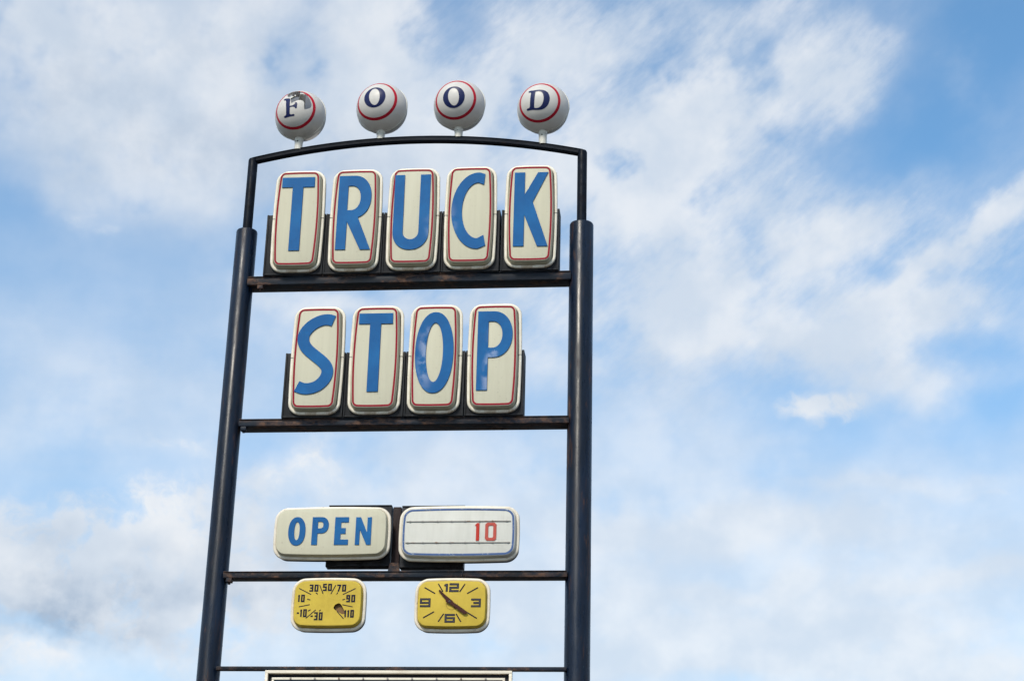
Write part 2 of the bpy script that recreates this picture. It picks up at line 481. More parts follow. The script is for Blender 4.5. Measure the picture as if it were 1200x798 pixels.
def add_box(bm, x0, x1, y0, y1, z0, z1, bev=.004):
    t = bmesh.new()
    bmesh.ops.create_cube(t, size=1)
    for v in t.verts:
        v.co = Vector(((x0 + x1) / 2 + v.co.x * (x1 - x0), (y0 + y1) / 2 + v.co.y * (y1 - y0), (z0 + z1) / 2 + v.co.z * (z1 - z0)))
    if bev: bmesh.ops.bevel(t, geom=t.edges[:], offset=bev, segments=2, affect='EDGES', profile=.6)
    me = bpy.data.meshes.new('t'); t.to_mesh(me); t.free(); bm.from_mesh(me); bpy.data.meshes.remove(me)
def box(name, mat, parent, *a, bev=.004):
    bm = bmesh.new(); add_box(bm, *a, bev=bev); return link(name, bm, mat, parent)
def lathe(bm, prof, cx=0, cy=0, seg=48, axis='Z', cap=True):
    """prof: list of (radius, height)"""
    rings = []
    for r, h in prof:
        ring = []
        for i in range(seg):
            a = 2 * math.pi * i / seg
            if axis == 'Z': ring.append(bm.verts.new((cx + r * math.cos(a), cy + r * math.sin(a), h)))
            else: ring.append(bm.verts.new((cx + r * math.cos(a), h, cy + r * math.sin(a))))
        rings.append(ring)
    for a, b in zip(rings, rings[1:]):
        for i in range(seg):
            bm.faces.new((a[i], a[(i + 1) % seg], b[(i + 1) % seg], b[i]))
    if cap:
        bm.faces.new(rings[0]); bm.faces.new(rings[-1])
def tv(w, h, r, bx, bz, n=10):
    """outline of the bowed, round-cornered sign shape"""
    pts = []
    hw, hh = w / 2, h / 2
    for cx, cz, a0 in ((hw - r, hh - r, 0), (-hw + r, hh - r, 90), (-hw + r, -hh + r, 180), (hw - r, -hh + r, 270)):
        for i in range(n + 1):
            a = R(a0 + 90 * i / n)
            pts.append((cx + r * math.cos(a), cz + r * math.sin(a)))
    full = []
    for i, p_ in enumerate(pts):
        q = pts[(i + 1) % len(pts)]
        full.append(p_)
        d = math.dist(p_, q)
        if d > .12:
            k = 12
            for j in range(1, k): full.append((p_[0] + (q[0] - p_[0]) * j / k, p_[1] + (q[1] - p_[1]) * j / k))
    return [(x * (1 - bx * (z / hh) ** 2), z * (1 - bz * (x / hw) ** 2)) for x, z in full]
def normals(pl):
    out = []
    n = len(pl)
    for i in range(n):
        a, b = pl[i - 1], pl[(i + 1) % n]
        t = Vector((b[0] - a[0], b[1] - a[1])).normalized()
        out.append((t.y, -t.x))
    return out
def sweep(bm, pl, prof, closed_prof=True):
    """prof: list of (outward offset, y)"""
    nn = normals(pl)
    rings = [[bm.verts.new((p_[0] + n_[0] * o, y, p_[1] + n_[1] * o)) for p_, n_ in zip(pl, nn)] for o, y in prof]
    m_ = len(pl)
    pairs = list(zip(rings, rings[1:])) + ([(rings[-1], rings[0])] if closed_prof else [])
    for a, b in pairs:
        for i in range(m_): bm.faces.new((a[i], a[(i + 1) % m_], b[(i + 1) % m_], b[i]))
    return rings
def flat(name, outlines, mat, parent, y, thick=.003, loc=(0, 0, 0), bev=0.0):
    """outlines in x,z -> a thin plate whose front is at y - thick; nested outlines are holes"""
    cu = bpy.data.curves.new(name, 'CURVE'); cu.dimensions = '2D'; cu.fill_mode = 'BOTH'
    cu.extrude = thick / 2
    if bev: cu.bevel_depth = bev; cu.bevel_resolution = 1; cu.offset = -bev
    for ol in outlines:
        s = cu.splines.new('POLY'); s.points.add(len(ol) - 1); s.use_cyclic_u = True
        for p_, q in zip(s.points, ol): p_.co = (q[0], q[1], 0, 1)
    co = bpy.data.objects.new(name, cu)
    me = bpy.data.meshes.new_from_object(co)
    bpy.data.objects.remove(co); bpy.data.curves.remove(cu)
    me.transform(Matrix.Rotation(R(90), 4, 'X')); me.transform(Matrix.Translation((loc[0], y - thick / 2, loc[2])))
    me.materials.clear(); me.materials.append(mat); me.name = name
    o = bpy.data.objects.new(name, me); col.objects.link(o)
    if parent: o.parent = parent
    return o
def arc(cx, cz, rx, rz, a0, a1, n=16):
    return [(cx + rx * math.cos(R(a0 + (a1 - a0) * i / n)), cz + rz * math.sin(R(a0 + (a1 - a0) * i / n))) for i in range(n + 1)]
def sarc(cx, cz, rx, rz, a0, a1, e=2.3, n=20):
    out = []
    for i in range(n + 1):
        a = R(a0 + (a1 - a0) * i / n); c, s = math.cos(a), math.sin(a)
        out.append((cx + rx * math.copysign(abs(c) ** (2 / e), c), cz + rz * math.copysign(abs(s) ** (2 / e), s)))
    return out
def stroke(path, w, closed=False):
    """mitred outline(s) of a polyline"""
    n = len(path); L, Rr = [], []
    for i, p_ in enumerate(path):
        a = path[i - 1] if (i > 0 or closed) else None
        b = path[(i + 1) % n] if (i < n - 1 or closed) else None
        P = Vector(p_)
        d1 = (P - Vector(a)).normalized() if a is not None else None
        d2 = (Vector(b) - P).normalized() if b is not None else None
        d1 = d1 or d2; d2 = d2 or d1
        n1, n2 = Vector((-d1.y, d1.x)), Vector((-d2.y, d2.x))
        mm = (n1 + n2).normalized(); k = 1 / max(.45, mm.dot(n1))
        L.append(tuple(P + mm * k * w / 2)); Rr.append(tuple(P - mm * k * w / 2))
    return [L, Rr] if closed else [L + Rr[::-1]]
def smooth_path(pts, n=8):
    out = []
    for i in range(len(pts) - 1):
        p0 = Vector(pts[max(0, i - 1)]); p1 = Vector(pts[i]); p2 = Vector(pts[i + 1]); p3 = Vector(pts[min(len(pts) - 1, i + 2)])
        for j in range(n):
            t = j / n
            out.append(tuple(.5 * ((2 * p1) + (-p0 + p2) * t + (2 * p0 - 5 * p1 + 4 * p2 - p3) * t * t + (-p0 + 3 * p1 - 3 * p2 + p3) * t ** 3)))
    out.append(pts[-1]); return out

# ------------------------------------------------------------------ ground
bm = bmesh.new()
bmesh.ops.create_grid(bm, x_segments=8, y_segments=8, size=2500)
o = link('gravel_lot', bm, M['lot']); o['kind'] = 'structure'

# ------------------------------------------------------------------ sign frame
frame = thing('sign_frame', 'tall black steel frame of two round posts, four cross beams and a bowed top bar', 'sign frame')
def arch_z(x): return 12.995 - .056 * x * x          # centre line of the bowed bar
for sx, r, rp in ((-1, .132, .060), (1, .147, .060)):
    bm = bmesh.new()
    zt = 11.755
    lathe(bm, [(r, 0), (r, zt - .02), (r - .006, zt - .006), (r - .02, zt), (rp + .004, zt + .002)], sx * 2.1, 0, 64)
    post = link('post', bm, M['post'], frame)
    bm = bmesh.new()
    lathe(bm, [(rp, 11.745), (rp, 12.752), (rp - .008, 12.772), (rp - .03, 12.778)], sx * 2.1, 0, 40)
    # weld bead where the pipe leaves the post
    lathe(bm, [(rp + .001, 11.758), (rp + .012, 11.762), (rp + .009, 11.775), (rp + .001, 11.780)], sx * 2.1, 0, 40, cap=False)
    link('upper_pipe', bm, M['arch'], frame)
    bm = bmesh.new()
    add_box(bm, sx * 2.1 - .5, sx * 2.1 + .5, -.5, .5, -.02, .15, .02)
    o = link('footing', bm, M['concrete'], frame)
# bowed bar
bm = bmesh.new()
hx, hz, hy = 2.10, .038, .045
K_ = 40
rings = []
for i in range(K_ + 1):
    x = -hx + 2 * hx * i / K_
    z = arch_z(x); t = Vector((1, -.112 * x)).normalized(); nx, nz = -t.y, t.x
    sec = []
    for a, b in ((-1, -1), (-1, 1), (1, 1), (1, -1)):
        # a: across (y), b: up, with chamfered corners
        for da, db in (((0, .010), (.010, 0)) if (a, b) in ((-1, -1), (1, 1)) else ((.010, 0), (0, .010))):
            yy = a * (hy - da); hh = b * (hz - db)
            sec.append(bm.verts.new((x + nx * hh, yy, z + nz * hh)))
    rings.append(sec)
for a, b in zip(rings, rings[1:]):
    for i in range(8): bm.faces.new((a[i], a[(i + 1) % 8], b[(i + 1) % 8], b[i]))
bm.faces.new(rings[0]); bm.faces.new(rings[-1])
link('top_bar', bm, M['arch'], frame, angle=30)
# cross beams: folded channel sections, front face towards the road
def beam(z0, z1, y0, y1, xl, xr, lip=.02):
    bm = bmesh.new()
    add_box(bm, xl, xr, y0, y1, z0, z1, .006)
    if lip:
        add_box(bm, xl + .004, xr - .004, y0 - .012, y0 + .03, z1 - .001, z1 + .008, .002)
    return link('cross_beam', bm, M['beam'], frame)
beams = [beam(10.958, 11.058, -.13, .11, -2.01, 1.985), beam(9.110, 9.188, -.13, .11, -1.965, 1.985),
         beam(7.254, 7.318, -.13, .05, -1.995, 1.985), beam(6.182, 6.224, -.13, -.055, -1.985, 1.99, 0)]
for x, z in ((-1.845, 10.958), (-1.905, 9.110), (-1.925, 7.254)):
    bm = bmesh.new()
    add_box(bm, x - .035, x + .035, -.125, -.055, z - .05, z + .002, .008)
    lathe(bm, [(.016, z - .07), (.016, z - .045)], x, -.09, 6)
    link('clamp_bolt', bm, M['beam'], frame)
# centre upright that carries the two wide signs
bm = bmesh.new()
add_box(bm, -.052, .040, -.075, .02, 7.31, 8.11, .006)
link('centre_upright', bm, M['strut'], frame)
bm = bmesh.new()
vs = [(-.075, 7.322), (.062, 7.322), (.044, 7.425), (-.056, 7.425)]
f_ = [bm.verts.new((x, -.128, z)) for x, z in vs]; b_ = [bm.verts.new((x, -.070, z)) for x, z in vs]
bm.faces.new(f_); bm.faces.new(b_[::-1])
for i in range(4): bm.faces.new((f_[i], f_[(i + 1) % 4], b_[(i + 1) % 4], b_[i]))
link('upright_foot', bm, M['beam'], frame, smooth=False)

# ------------------------------------------------------------------ the sign boxes
def sign_box(root, w, h, r, bx, bz, fw, fh, fr, fbx, fbz, face_mat, trim_mat, y=-.18, can_d=.11, depth=.10, tw=.042):
    """root origin is the middle of the trim's plane; builds can, trim, face"""
    ol = tv(w - 2 * tw, h - 2 * tw, r - tw, bx, bz)
    # trim: rounded section around the outline
    bm = bmesh.new()
    prof = []
    for i in range(12):
        a = 2 * math.pi * i / 12
        prof.append((tw / 2 + tw / 2 * .98 * math.copysign(abs(math.cos(a)) ** .8, math.cos(a)), -.004 + .022 * math.copysign(abs(math.sin(a)) ** .8, math.sin(a))))
    sweep(bm, ol, prof)
    trim = link('trim', bm, trim_mat, root, angle=60)
    # can behind
    bm = bmesh.new()
    ol2 = tv(w - .03, h - .03, r - .012, bx, bz)
    rg = sweep(bm, ol2, [(0, .006), (0, can_d - .02), (-.02, can_d)], False)
    bm.faces.new(rg[0]); bm.faces.new(rg[-1])
    link('can', bm, M['can'], root)
    # pan face
    bm = bmesh.new()
    olf = tv(fw, fh, fr, fbx, fbz)
    rg = sweep(bm, olf, [(.014, .004), (.010, -depth * .35), (.003, -depth + .014), (.001, -depth + .006), (-.003, -depth + .0015), (-.008, -depth)], False)
    ff = bm.faces.new(rg[-1])
    face = link('face', bm, face_mat, root, angle=22)
    return face, depth
def outline_ring(w, h, r, bx, bz, t):
    a = tv(w, h, r, bx, bz); nn = normals(a)
    return [a, [(p_[0] - n_[0] * t, p_[1] - n_[1] * t) for p_, n_ in zip(a, nn)]]

def L_T(): return [[(-.215, .560), (.197, .560), (.199, .423), (.057, .423), (.059, -.449), (-.077, -.449), (-.078, .423), (-.215, .423)]]
def L_R():
    outer = [(-.215, -.450), (-.215, .565)] + sarc(-.02, .271, .222, .294, 90, -74, 2.15) + [(.222, -.454), (.093, -.454), (-.088, -.070), (-.088, -.450)]
    return [outer, [(-.093, .424)] + sarc(-.045, .256, .112, .168, 90, -90, 2.1) + [(-.093, .088)]]
def L_U():
    outer = [(-.232, .559)] + sarc(-.009, -.230, .223, .238, 180, 360, 2.1) + [(.214, .558), (.088, .558)]
    return [outer + sarc(-.009, -.225, .097, .103, 360, 180, 2.0) + [(-.110, .558)]]
def L_C():
    o1 = [(.181, .545)] + sarc(.10, .047, .328, .521, 88, 272, 2.0, 40) + [(.205, -.432), (.178, -.290)]
    i1 = sarc(.10, .047, .196, .380, 270, 90, 2.0, 36) + [(.168, .398)]
    return [o1 + i1]
def L_K(): return [[(-.196, .554), (-.069, .554), (-.071, .256), (.088, .554), (.215, .554), (.028, .147), (.221, -.456), (.091, -.456), (-.070, -.038), (-.084, -.451), (-.207, -.451)][:0] or
                   [(-.203, .554), (-.073, .554), (-.073, .250), (.087, .552), (.214, .552), (.028, .147), (.221, -.456), (.090, -.456), (-.073, -.030), (-.073, -.451), (-.203, -.451)]]
def L_S():
    c = [(.190, .468), (.125, .487), (.045, .480), (-.045, .437), (-.120, .368), (-.163, .285), (-.158, .190), (-.105, .105), (-.015, .025),
         (.070, -.045), (.135, -.120), (.152, -.200), (.120, -.290), (.045, -.365), (-.045, -.398), (-.130, -.398), (-.206, -.368)]
    return stroke(smooth_path(c, 6), .142)
def L_O(): return [sarc(.001, .043, .231, .520, 0, 360, 2.15, 56)[:-1], sarc(.003, .043, .102, .380, 0, 360, 2.0, 48)[:-1]]
def L_P():
    outer = [(-.200, -.449), (-.200, .562)] + sarc(-.01, .264, .230, .298, 90, -90, 2.1, 30) + [(-.069, -.034), (-.069, -.449)]
    return [outer, [(-.070, .430)] + sarc(-.02, .261, .117, .170, 90, -90, 2.1, 24) + [(-.070, .091)]]
ORD = ['first', 'second', 'third', 'fourth', 'fifth']
TRUCK = [('T', L_T, -1.411, 'blue capital T on a tall cream box, left end of the upper row'),
         ('R', L_R, -.690, 'blue capital R on a tall cream box, between T and U'),
         ('U', L_U, .030, 'blue capital U on a tall cream box, middle of the upper row'),
         ('C', L_C, .743, 'blue capital C on a tall cream box, left of K'),
         ('K', L_K, 1.489, 'blue capital K on a tall cream box, right end of the upper row')]
STOP = [('S', L_S, -1.050, 'blue capital S on a tall cream box, left end of the lower row'),
        ('T', L_T, -.335, 'blue capital T on a tall cream box, between S and O'),
        ('O', L_O, .378, 'blue capital O on a tall cream box, left of P'),
        ('P', L_P, 1.092, 'blue capital P on a tall cream box, right end of the lower row')]
def mount(root, x0, x1, z0, z1, y0=-.165, y1=.06):
    """folded sheet box behind the lower half of a letter, x/z relative to root"""
    bm = bmesh.new()
    add_box(bm, x0, x1, y0 + .18 + .012, y1 + .18, z0, z1, .003)
    # turned edges and ribs
    for x in (x0 + .012, x1 - .012): add_box(bm, x - .010, x + .010, y0 + .18, y0 + .18 + .011, z0 + .002, z1 - .002, .002)
    add_box(bm, x0 + .024, x1 - .024, y0 + .18 + .001, y0 + .18 + .011, z0 + .002, z0 + .02, .002)
    return link('mounting_box', bm, M['tin'], root)
def letter_sign(row, mid, z_lo, z_mount_top, edges, items, group):
    for k, (ch, fn_, x, label) in enumerate(items):
        root = thing('letter_sign', label, 'letter sign', (x, -.18, mid), (0, 0, 0), group)
        # slight hand-hung irregularity
        root.rotation_euler = (R(random.uniform(-.12, .12)), R(random.uniform(-.12, .12)), R(random.uniform(-.12, .12)))
        sign_box(root, .652, 1.402, .150, .050, .008, .544, 1.288, .072, .100, .010, M['cream'], M['bezel'])
        y = -.100
        flat('red_outline', outline_ring(.531, 1.270, .064, .100, .010, .0225), M['red'], root, y - .0004, .0020)
        flat('letter', fn_(), M['blue'], root, y - .0005, .010, bev=.002)
        # seams half way up the trim
        for s in (-1, 1):
            bm = bmesh.new(); add_box(bm, s * .301 - .023, s * .301 + .023, -.0285, .012, .028, .032, 0)
            link('trim_joint', bm, M['can'], root)
        mount(root, edges[k][0] - x, edges[k][1] - x, z_lo - mid, z_mount_top - mid)
letter_sign('upper', 11.785, 11.068, 11.895, [(-1.815, -1.075), (-1.068, -.345), (-.338, .385), (.392, 1.105), (1.125, 1.838)], TRUCK, 'sign boxes spelling TRUCK')
letter_sign('lower', 9.917, 9.198, 10.028, [(-1.447, -.712), (-.705, .015), (.022, .735), (.742, 1.442)], STOP, 'sign boxes spelling STOP')

# ---- OPEN box
root = thing('open_sign', 'wide cream sign box with blue letters reading OPEN', 'sign', (-.7305, -.2, 7.752))
sign_box(root, 1.373, .640, .150, .020, .045, 1.272, .548, .105, .022, .050, M['cream'], M['bezel2'], can_d=.13, depth=.085)
yl = -.0855
OP_O = [sarc(-.398, .005, .101, .170, 0, 360, 2.2, 40)[:-1], sarc(-.397, .007, .031, .108, 0, 360, 2.2, 32)[:-1]]
OP_P = [[(-.222, -.158), (-.222, .173)] + sarc(-.115, .0755, .086, .0975, 90, -90, 2.2) + [(-.154, -.022), (-.154, -.158)],
        [(-.155, .118)] + sarc(-.122, .078, .030, .040, 90, -90, 2.2, 10) + [(-.155, .038)]]
OP_E = [[(.043, .171), (.203, .171), (.203, .108), (.117, .108), (.117, .040), (.172, .040), (.172, -.028), (.115, -.028), (.115, -.096), (.205, -.096), (.205, -.159), (.043, -.159)]]
OP_N = [[(.286, .169), (.343, .169), (.420, -.012), (.420, .169), (.470, .169), (.470, -.160), (.418, -.160), (.337, .020), (.337, -.160), (.286, -.160)]]
for ol in (OP_O, OP_P, OP_E, OP_N): flat('letter', ol, M['blue'], root, yl, .006, bev=.0012)
def back_tray(root, x0, x1, z0, z1, y0, y1):
    bm = bmesh.new()
    add_box(bm, x0, x1, y0, y1, z0, z1, .004)
    for z in (z0 + .008, z1 - .008): add_box(bm, x0 + .002, x1 - .002, y0 - .010, y0 + .001, z - .006, z + .006, .002)
    return link('mounting_box', bm, M['tin'], root)
back_tray(root, -.810 + .7305, -.070 + .7305, 7.392 - 7.752, 8.128 - 7.752, .105, .24)

# ---- changeable board
root = thing('changeable_sign', 'wide white sign box with two rusty rails, a chipped blue border and red digits 10', 'sign', (.7455, -.2, 7.740))
sign_box(root, 1.399, .668, .150, .020, .045, 1.300, .572, .105, .022, .050, M['board'], M['bezel2'], can_d=.13, depth=.085)
flat('blue_border', outline_ring(1.286, .558, .097, .022, .050, .023), M['chipblue'], root, -.0852, .0016)
for z in (.1255, -.1265):
    bm = bmesh.new(); add_box(bm, -.605, .598, -.096, -.084, z - .0038, z + .0038, .001)
    for i in range(8):
        x = -.57 + i * .162 + random.uniform(-.015, .015); add_box(bm, x - .010, x + .010, -.100, -.085, z - .007, z + .007, .002)
    link('rail', bm, M['rail'], root)
flat('digit', [[(.192, .079), (.214, .103), (.241, .103), (.241, -.105), (.204, -.105), (.204, .070), (.192, .070)]], M['digit'], root, -.0865, .006)
def orect(x0, x1, z0, z1, c):
    return [(x0 + c, z0), (x1 - c, z0), (x1, z0 + c), (x1, z1 - c), (x1 - c, z1), (x0 + c, z1), (x0, z1 - c), (x0, z0 + c)]
flat('digit', [orect(.308, .437, -.105, .107, .022), orect(.344, .401, -.072, .074, .010)], M['digitfade'], root, -.0865, .006)
back_tray(root, .052 - .7455, .790 - .7455, 7.376 - 7.740, 8.116 - 7.740, .105, .24)
bm = bmesh.new(); add_box(bm, -.595, -.575, -.02, -.0, 0, .01, .001); bm.free()

# ---- thermometer and clock
def digits(root, text, x0, x1, z0, z1, t, mat_edge, mat_fill, y):
    """blocky digits fitted into a box; each glyph one mesh"""
    glyph = {'0': 'L:0,0 1,0 1,1 0,1', '1': '.62,1 .62,0|.0,.84 .62,.92', '2': '0,1 1,1 1,.5 0,.5 0,0 1,0', '3': '0,1 1,1 1,0 0,0|.3,.5 1,.5',
             '4': '0,1 0,.4 1,.4|.8,1 .8,0', '5': '1,1 0,1 0,.55 1,.55 1,0 0,0', '6': 'L:0,0 1,0 1,.52 0,.52|0,.52 0,1 1,1', '7': '0,1 1,1 .35,0',
             '8': 'L:0,0 1,0 1,1 0,1|0,.5 1,.5', '9': 'L:0,.48 1,.48 1,1 0,1|1,.48 1,0 0,0', '-': '0,.5 1,.5'}
    widths = {'1': .55, '-': .6}
    gap = .28 if text != '12' else .02
    tot = sum(widths.get(c, 1) for c in text) + gap * (len(text) - 1)
    u = (x1 - x0) / tot; x = x0
    for c in text:
        w = widths.get(c, 1) * u
        paths = glyph[c].split('|')
        layers = [(t, mat_edge, 0.0)] + ([(t * .42, mat_fill, .0009)] if mat_fill else [])
        for tt, mm, dy in layers:
            ols = []; objs = []
            for q, pth in enumerate(paths):
                cl = pth.startswith('L:'); pth = pth[2:] if cl else pth
                pts = []
                for s in pth.split():
                    a, b = map(float, s.split(','))
                    pts.append((x + t / 2 + a * (w - t), z0 + t / 2 + b * (z1 - z0 - t)))
                if not cl:      # square caps
                    for e_, f_i in ((0, 1), (-1, -2)):
                        a_, b_ = Vector(pts[e_]), Vector(pts[f_i]); k_ = (tt if c != '-' else t * 1.0) * (.45 if c != '1' else .3)
                        pts[e_] = tuple(a_ + (a_ - b_).normalized() * k_) if (a_ - b_).length > 1e-6 else pts[e_]
                    if c == '-': pts = [(x, pts[0][1]), (x + w, pts[0][1])]
                objs.append((stroke(pts, tt, cl), dy + q * .0004))
            # one mesh per glyph layer: join the strokes' meshes
            bm = bmesh.new()
            for ol, dz in objs:
                tmp = flat('tmp', ol, mm, None, y - dz, .0018)
                bm.from_mesh(tmp.data); md = tmp.data; bpy.data.objects.remove(tmp); bpy.data.meshes.remove(md)
            g = link('digit' if dy == 0 else 'digit_inlay', bm, mm, dig if dy else root, smooth=False)
            if dy == 0: dig = g
        x += w + gap * u
def tick(root, a, b, t, y=-.0805, mat=None):
    flat('tick', stroke([a, b], t), mat or M['ink'], root, y, .0016)
# thermometer
root = thing('thermometer', 'yellow thermometer dial marked from -30 to 110 with a broken brown hole', 'thermometer', (-.720, -.2, 6.912))
hole = [(.072, -.057), (.078, -.035), (.090, -.018), (.110, -.006), (.133, 0), (.150, -.008), (.163, -.023), (.176, -.045), (.188, -.067), (.200, -.090), (.209, -.110), (.199, -.127), (.180, -.128), (.165, -.122), (.119, -.095), (.090, -.078)]
def dial_box(root, hole_=None):
    w, h = .866, .630
    face, _ = sign_box(root, w, h, .150, .025, .045, .765, .522, .095, .028, .045, M['yellow'], M['bezel2'], can_d=.12, depth=.080)
    return face
dial_box(root)
# broken hole: an amber cavity let into the dial, its rim turned inwards
face = [c for c in root.children if c.name.startswith('face')][0]
bm = bmesh.new(); bm.from_mesh(face.data)
big = max(bm.faces, key=lambda f: f.calc_area() * (1 if len(f.verts) > 8 else 0))
bm.faces.remove(big); bm.to_mesh(face.data); bm.free()
olf = tv(.765, .522, .095, .028, .045); nn = normals(olf)
front = [(p_[0] - n_[0] * .008, p_[1] - n_[1] * .008) for p_, n_ in zip(olf, nn)]
flat('dial_plate', [front, hole], M['yellow'], root, -.0775, .003)
bm = bmesh.new()
rg = sweep(bm, hole, [(.001, -.079), (.001, -.045)], False); bm.faces.new(rg[-1])
link('hole_cavity', bm, M['amber'], root, smooth=False)
yd = -.0807
for tx_, a, b, c, d in (('30', -.218, -.114, .134, .217), ('50', -.063, .041, .141, .226), ('70', .100, .205, .134, .216), ('90', .213, .316, .010, .096),
                        ('110', .200, .311, -.167, -.077), ('10', -.343, -.264, .012, .100), ('-10', -.344, -.230, -.161, -.069), ('-30', -.184, -.046, -.197, -.104)):
    digits(root, tx_, a, b, c, d, .0175, M['ink'], None, yd)
for a, b in (((-.336, .172), (-.193, .100)), ((-.102, .211), (-.056, .107)), ((.085, .211), (.033, .106)), ((.314, .170), (.171, .099)),
             ((-.325, -.042), (-.202, -.017)), ((.173, -.018), (.292, -.043)), ((-.129, -.077), (-.237, -.175)), ((.115, -.094), (.197, -.181))):
    tick(root, a, b, .0100, yd)
for a, b in (((-.140, .122), (-.118, .104)), ((.115, .126), (.099, .103)), ((-.234, .047), (-.199, .037)), ((.199, .046), (.170, .037)),
             ((-.189, -.074), (-.217, -.092)), ((-.072, -.077), (-.089, -.092))):
    tick(root, a, b, .011, yd)
def hanger(root, x):
    bm = bmesh.new()
    add_box(bm, x - .025, x + .025, .085, .105, .27, .343, .003)
    link('hanger', bm, M['beam'], root)
hanger(root, -.2); hanger(root, .2)
# clock
root = thing('clock', 'yellow rectangular clock with maroon hands and numerals 12, 3, 6 and 9', 'clock', (.6975, -.2, 6.905))
dial_box(root)
for tx_, a, b, c, d in (('12', -.095, .077, .133, .235), ('3', .219, .331, -.042, .058), ('6', -.073, .044, -.218, -.118), ('9', -.360, -.239, -.040, .062)):
    digits(root, tx_, a, b, c, d, .023 if tx_ != '12' else .024, M['inkedge'], M['inkmid'], yd)
for a, b in (((-.314, .186), (-.191, .116)), ((-.159, .230), (-.104, .138)), ((.145, .226), (.087, .135)), ((.294, .184), (.172, .115)),
             ((-.318, -.164), (-.195, -.093)), ((-.144, -.207), (-.085, -.116)), ((.055, -.116), (.112, -.209)), ((.160, -.090), (.291, -.170))):
    tick(root, a, b, .0135, yd)
flat('hub_ring', [arc(.004, -.012, .066, .060, 150, 372, 30) + arc(.004, -.012, .063, .057, 372, 150, 30)], M['amber'], root, yd, .001)
hc = (-.022, .018)
def hand(path, y, name):
    flat(name, [path], M['hand'], root, y, .004, bev=.0008)
hand([(-.152, .143), (-.143, .156), (-.128, .151), (-.098, .118), (.010, .030), (.036, -.004), (.022, -.028), (-.010, -.014), (-.060, .030), (-.078, .058), (-.118, .103)], yd - .012, 'hour_hand')
hand([(-.064, .032), (-.066, .016), (-.040, .000), (-.012, -.012), (.034, -.044), (.142, -.124), (.168, -.124), (.186, -.110), (.176, -.094), (.085, -.030), (.024, .010), (-.020, .044)], yd - .020, 'minute_hand')
bm = bmesh.new(); lathe(bm, [(.014, yd), (.014, yd - .028), (.010, yd - .031)], hc[0], hc[1], 20, 'Y'); link('spindle', bm, M['inkmid'], root)
hanger(root, -.2); hanger(root, .2)
bm = bmesh.new(); add_box(bm, .098, .104, -.012, .05, .305, .40, .001); link('cable', bm, M['can'], root)

# ------------------------------------------------------------------ lower board, mostly below the view
root = thing('reader_board', 'large framed board under the lowest beam, only its bright metal top edge in view', 'sign board', (0, -.2, 3.90))
H = 2.26
box('board_body', M['can'], root, -1.375, 1.375, .03, .19, .01, H - .01, bev=.01)
def frame_ring(name, w, h, t, y0, y1, mat, cz):
    bm = bmesh.new()
    z0, z1 = cz - h / 2, cz + h / 2
    add_box(bm, -w / 2, w / 2, y0, y1, z1 - t, z1, .004); add_box(bm, -w / 2, w / 2, y0, y1, z0, z0 + t, .004)
    add_box(bm, -w / 2, -w / 2 + t, y0 + .001, y1 - .001, z0 + t + .001, z1 - t - .001, .004); add_box(bm, w / 2 - t, w / 2, y0 + .001, y1 - .001, z0 + t + .001, z1 - t - .001, .004)
    return link(name, bm, mat, root)
frame_ring('outer_trim', 2.786, H, .034, -.02, .06, M['alu'], H / 2)
fr = frame_ring('inner_trim', 2.63, H - .156, .026, -.006, .05, M['alu'], H / 2)
for x in (-1.2, -.4, .4, 1.2):
    box('hanger', M['can'], root, x - .03, x + .03, .075, .087, H - .05, H + .035, bev=.002)
box('panel', M['bluepanel'], root, -1.28, 1.28, .012, .031, .105, H - .105)
for i in range(9):
    x = -1.1 + i * .275
    bm = bmesh.new()
    lathe(bm, [(.011, -.006), (.011, -.014), (.006, -.017)], x, H - .091, 12, 'Y'); link('screw', bm, M['rail'], fr)

for i in range(1, 5):
    z = .1 + i * (H - .2) / 5
    bm = bmesh.new(); add_box(bm, -1.27, 1.27, -.002, .011, z - .012, z + .012, .002); link('letter_rail', bm, M['rail'], root)

# ------------------------------------------------------------------ the letter balls on the bowed bar
RB = .331
def on_sphere(u, v, r=RB):
    th = math.hypot(u, v)
    if th < 1e-9: return Vector((0, -r, 0))
    s = math.sin(th) / th
    return Vector((u * s * r, -math.cos(th) * r, v * s * r))
def cap_mesh(name, outlines, r0, r1, mat, parent, step=.05):
    """2D outlines in angular coordinates wrapped on the ball, between radii r0 and r1"""
    o = flat('tmp', outlines, mat, None, 0, .02)
    bm = bmesh.new(); bm.from_mesh(o.data); md = o.data; bpy.data.objects.remove(o); bpy.data.meshes.remove(md)
    bmesh.ops.remove_doubles(bm, verts=bm.verts, dist=1e-5)
    lo = min(min(q[0] for q in ol) for ol in outlines); hi = max(max(q[0] for q in ol) for ol in outlines)
    k = int(lo / step)
    while k * step < hi:
        bmesh.ops.bisect_plane(bm, geom=bm.verts[:] + bm.edges[:] + bm.faces[:], plane_co=(k * step, 0, 0), plane_no=(1, 0, 0)); k += 1
    lo = min(min(q[1] for q in ol) for ol in outlines); hi = max(max(q[1] for q in ol) for ol in outlines)
    k = int(lo / step)
    while k * step < hi:
        bmesh.ops.bisect_plane(bm, geom=bm.verts[:] + bm.edges[:] + bm.faces[:], plane_co=(0, 0, k * step), plane_no=(0, 0, 1)); k += 1
    for v in bm.verts:
        front_ = v.co.y < -.01
        v.co = on_sphere(v.co.x, v.co.z, r1 if front_ else r0)
    return link(name, bm, mat, parent, angle=60)
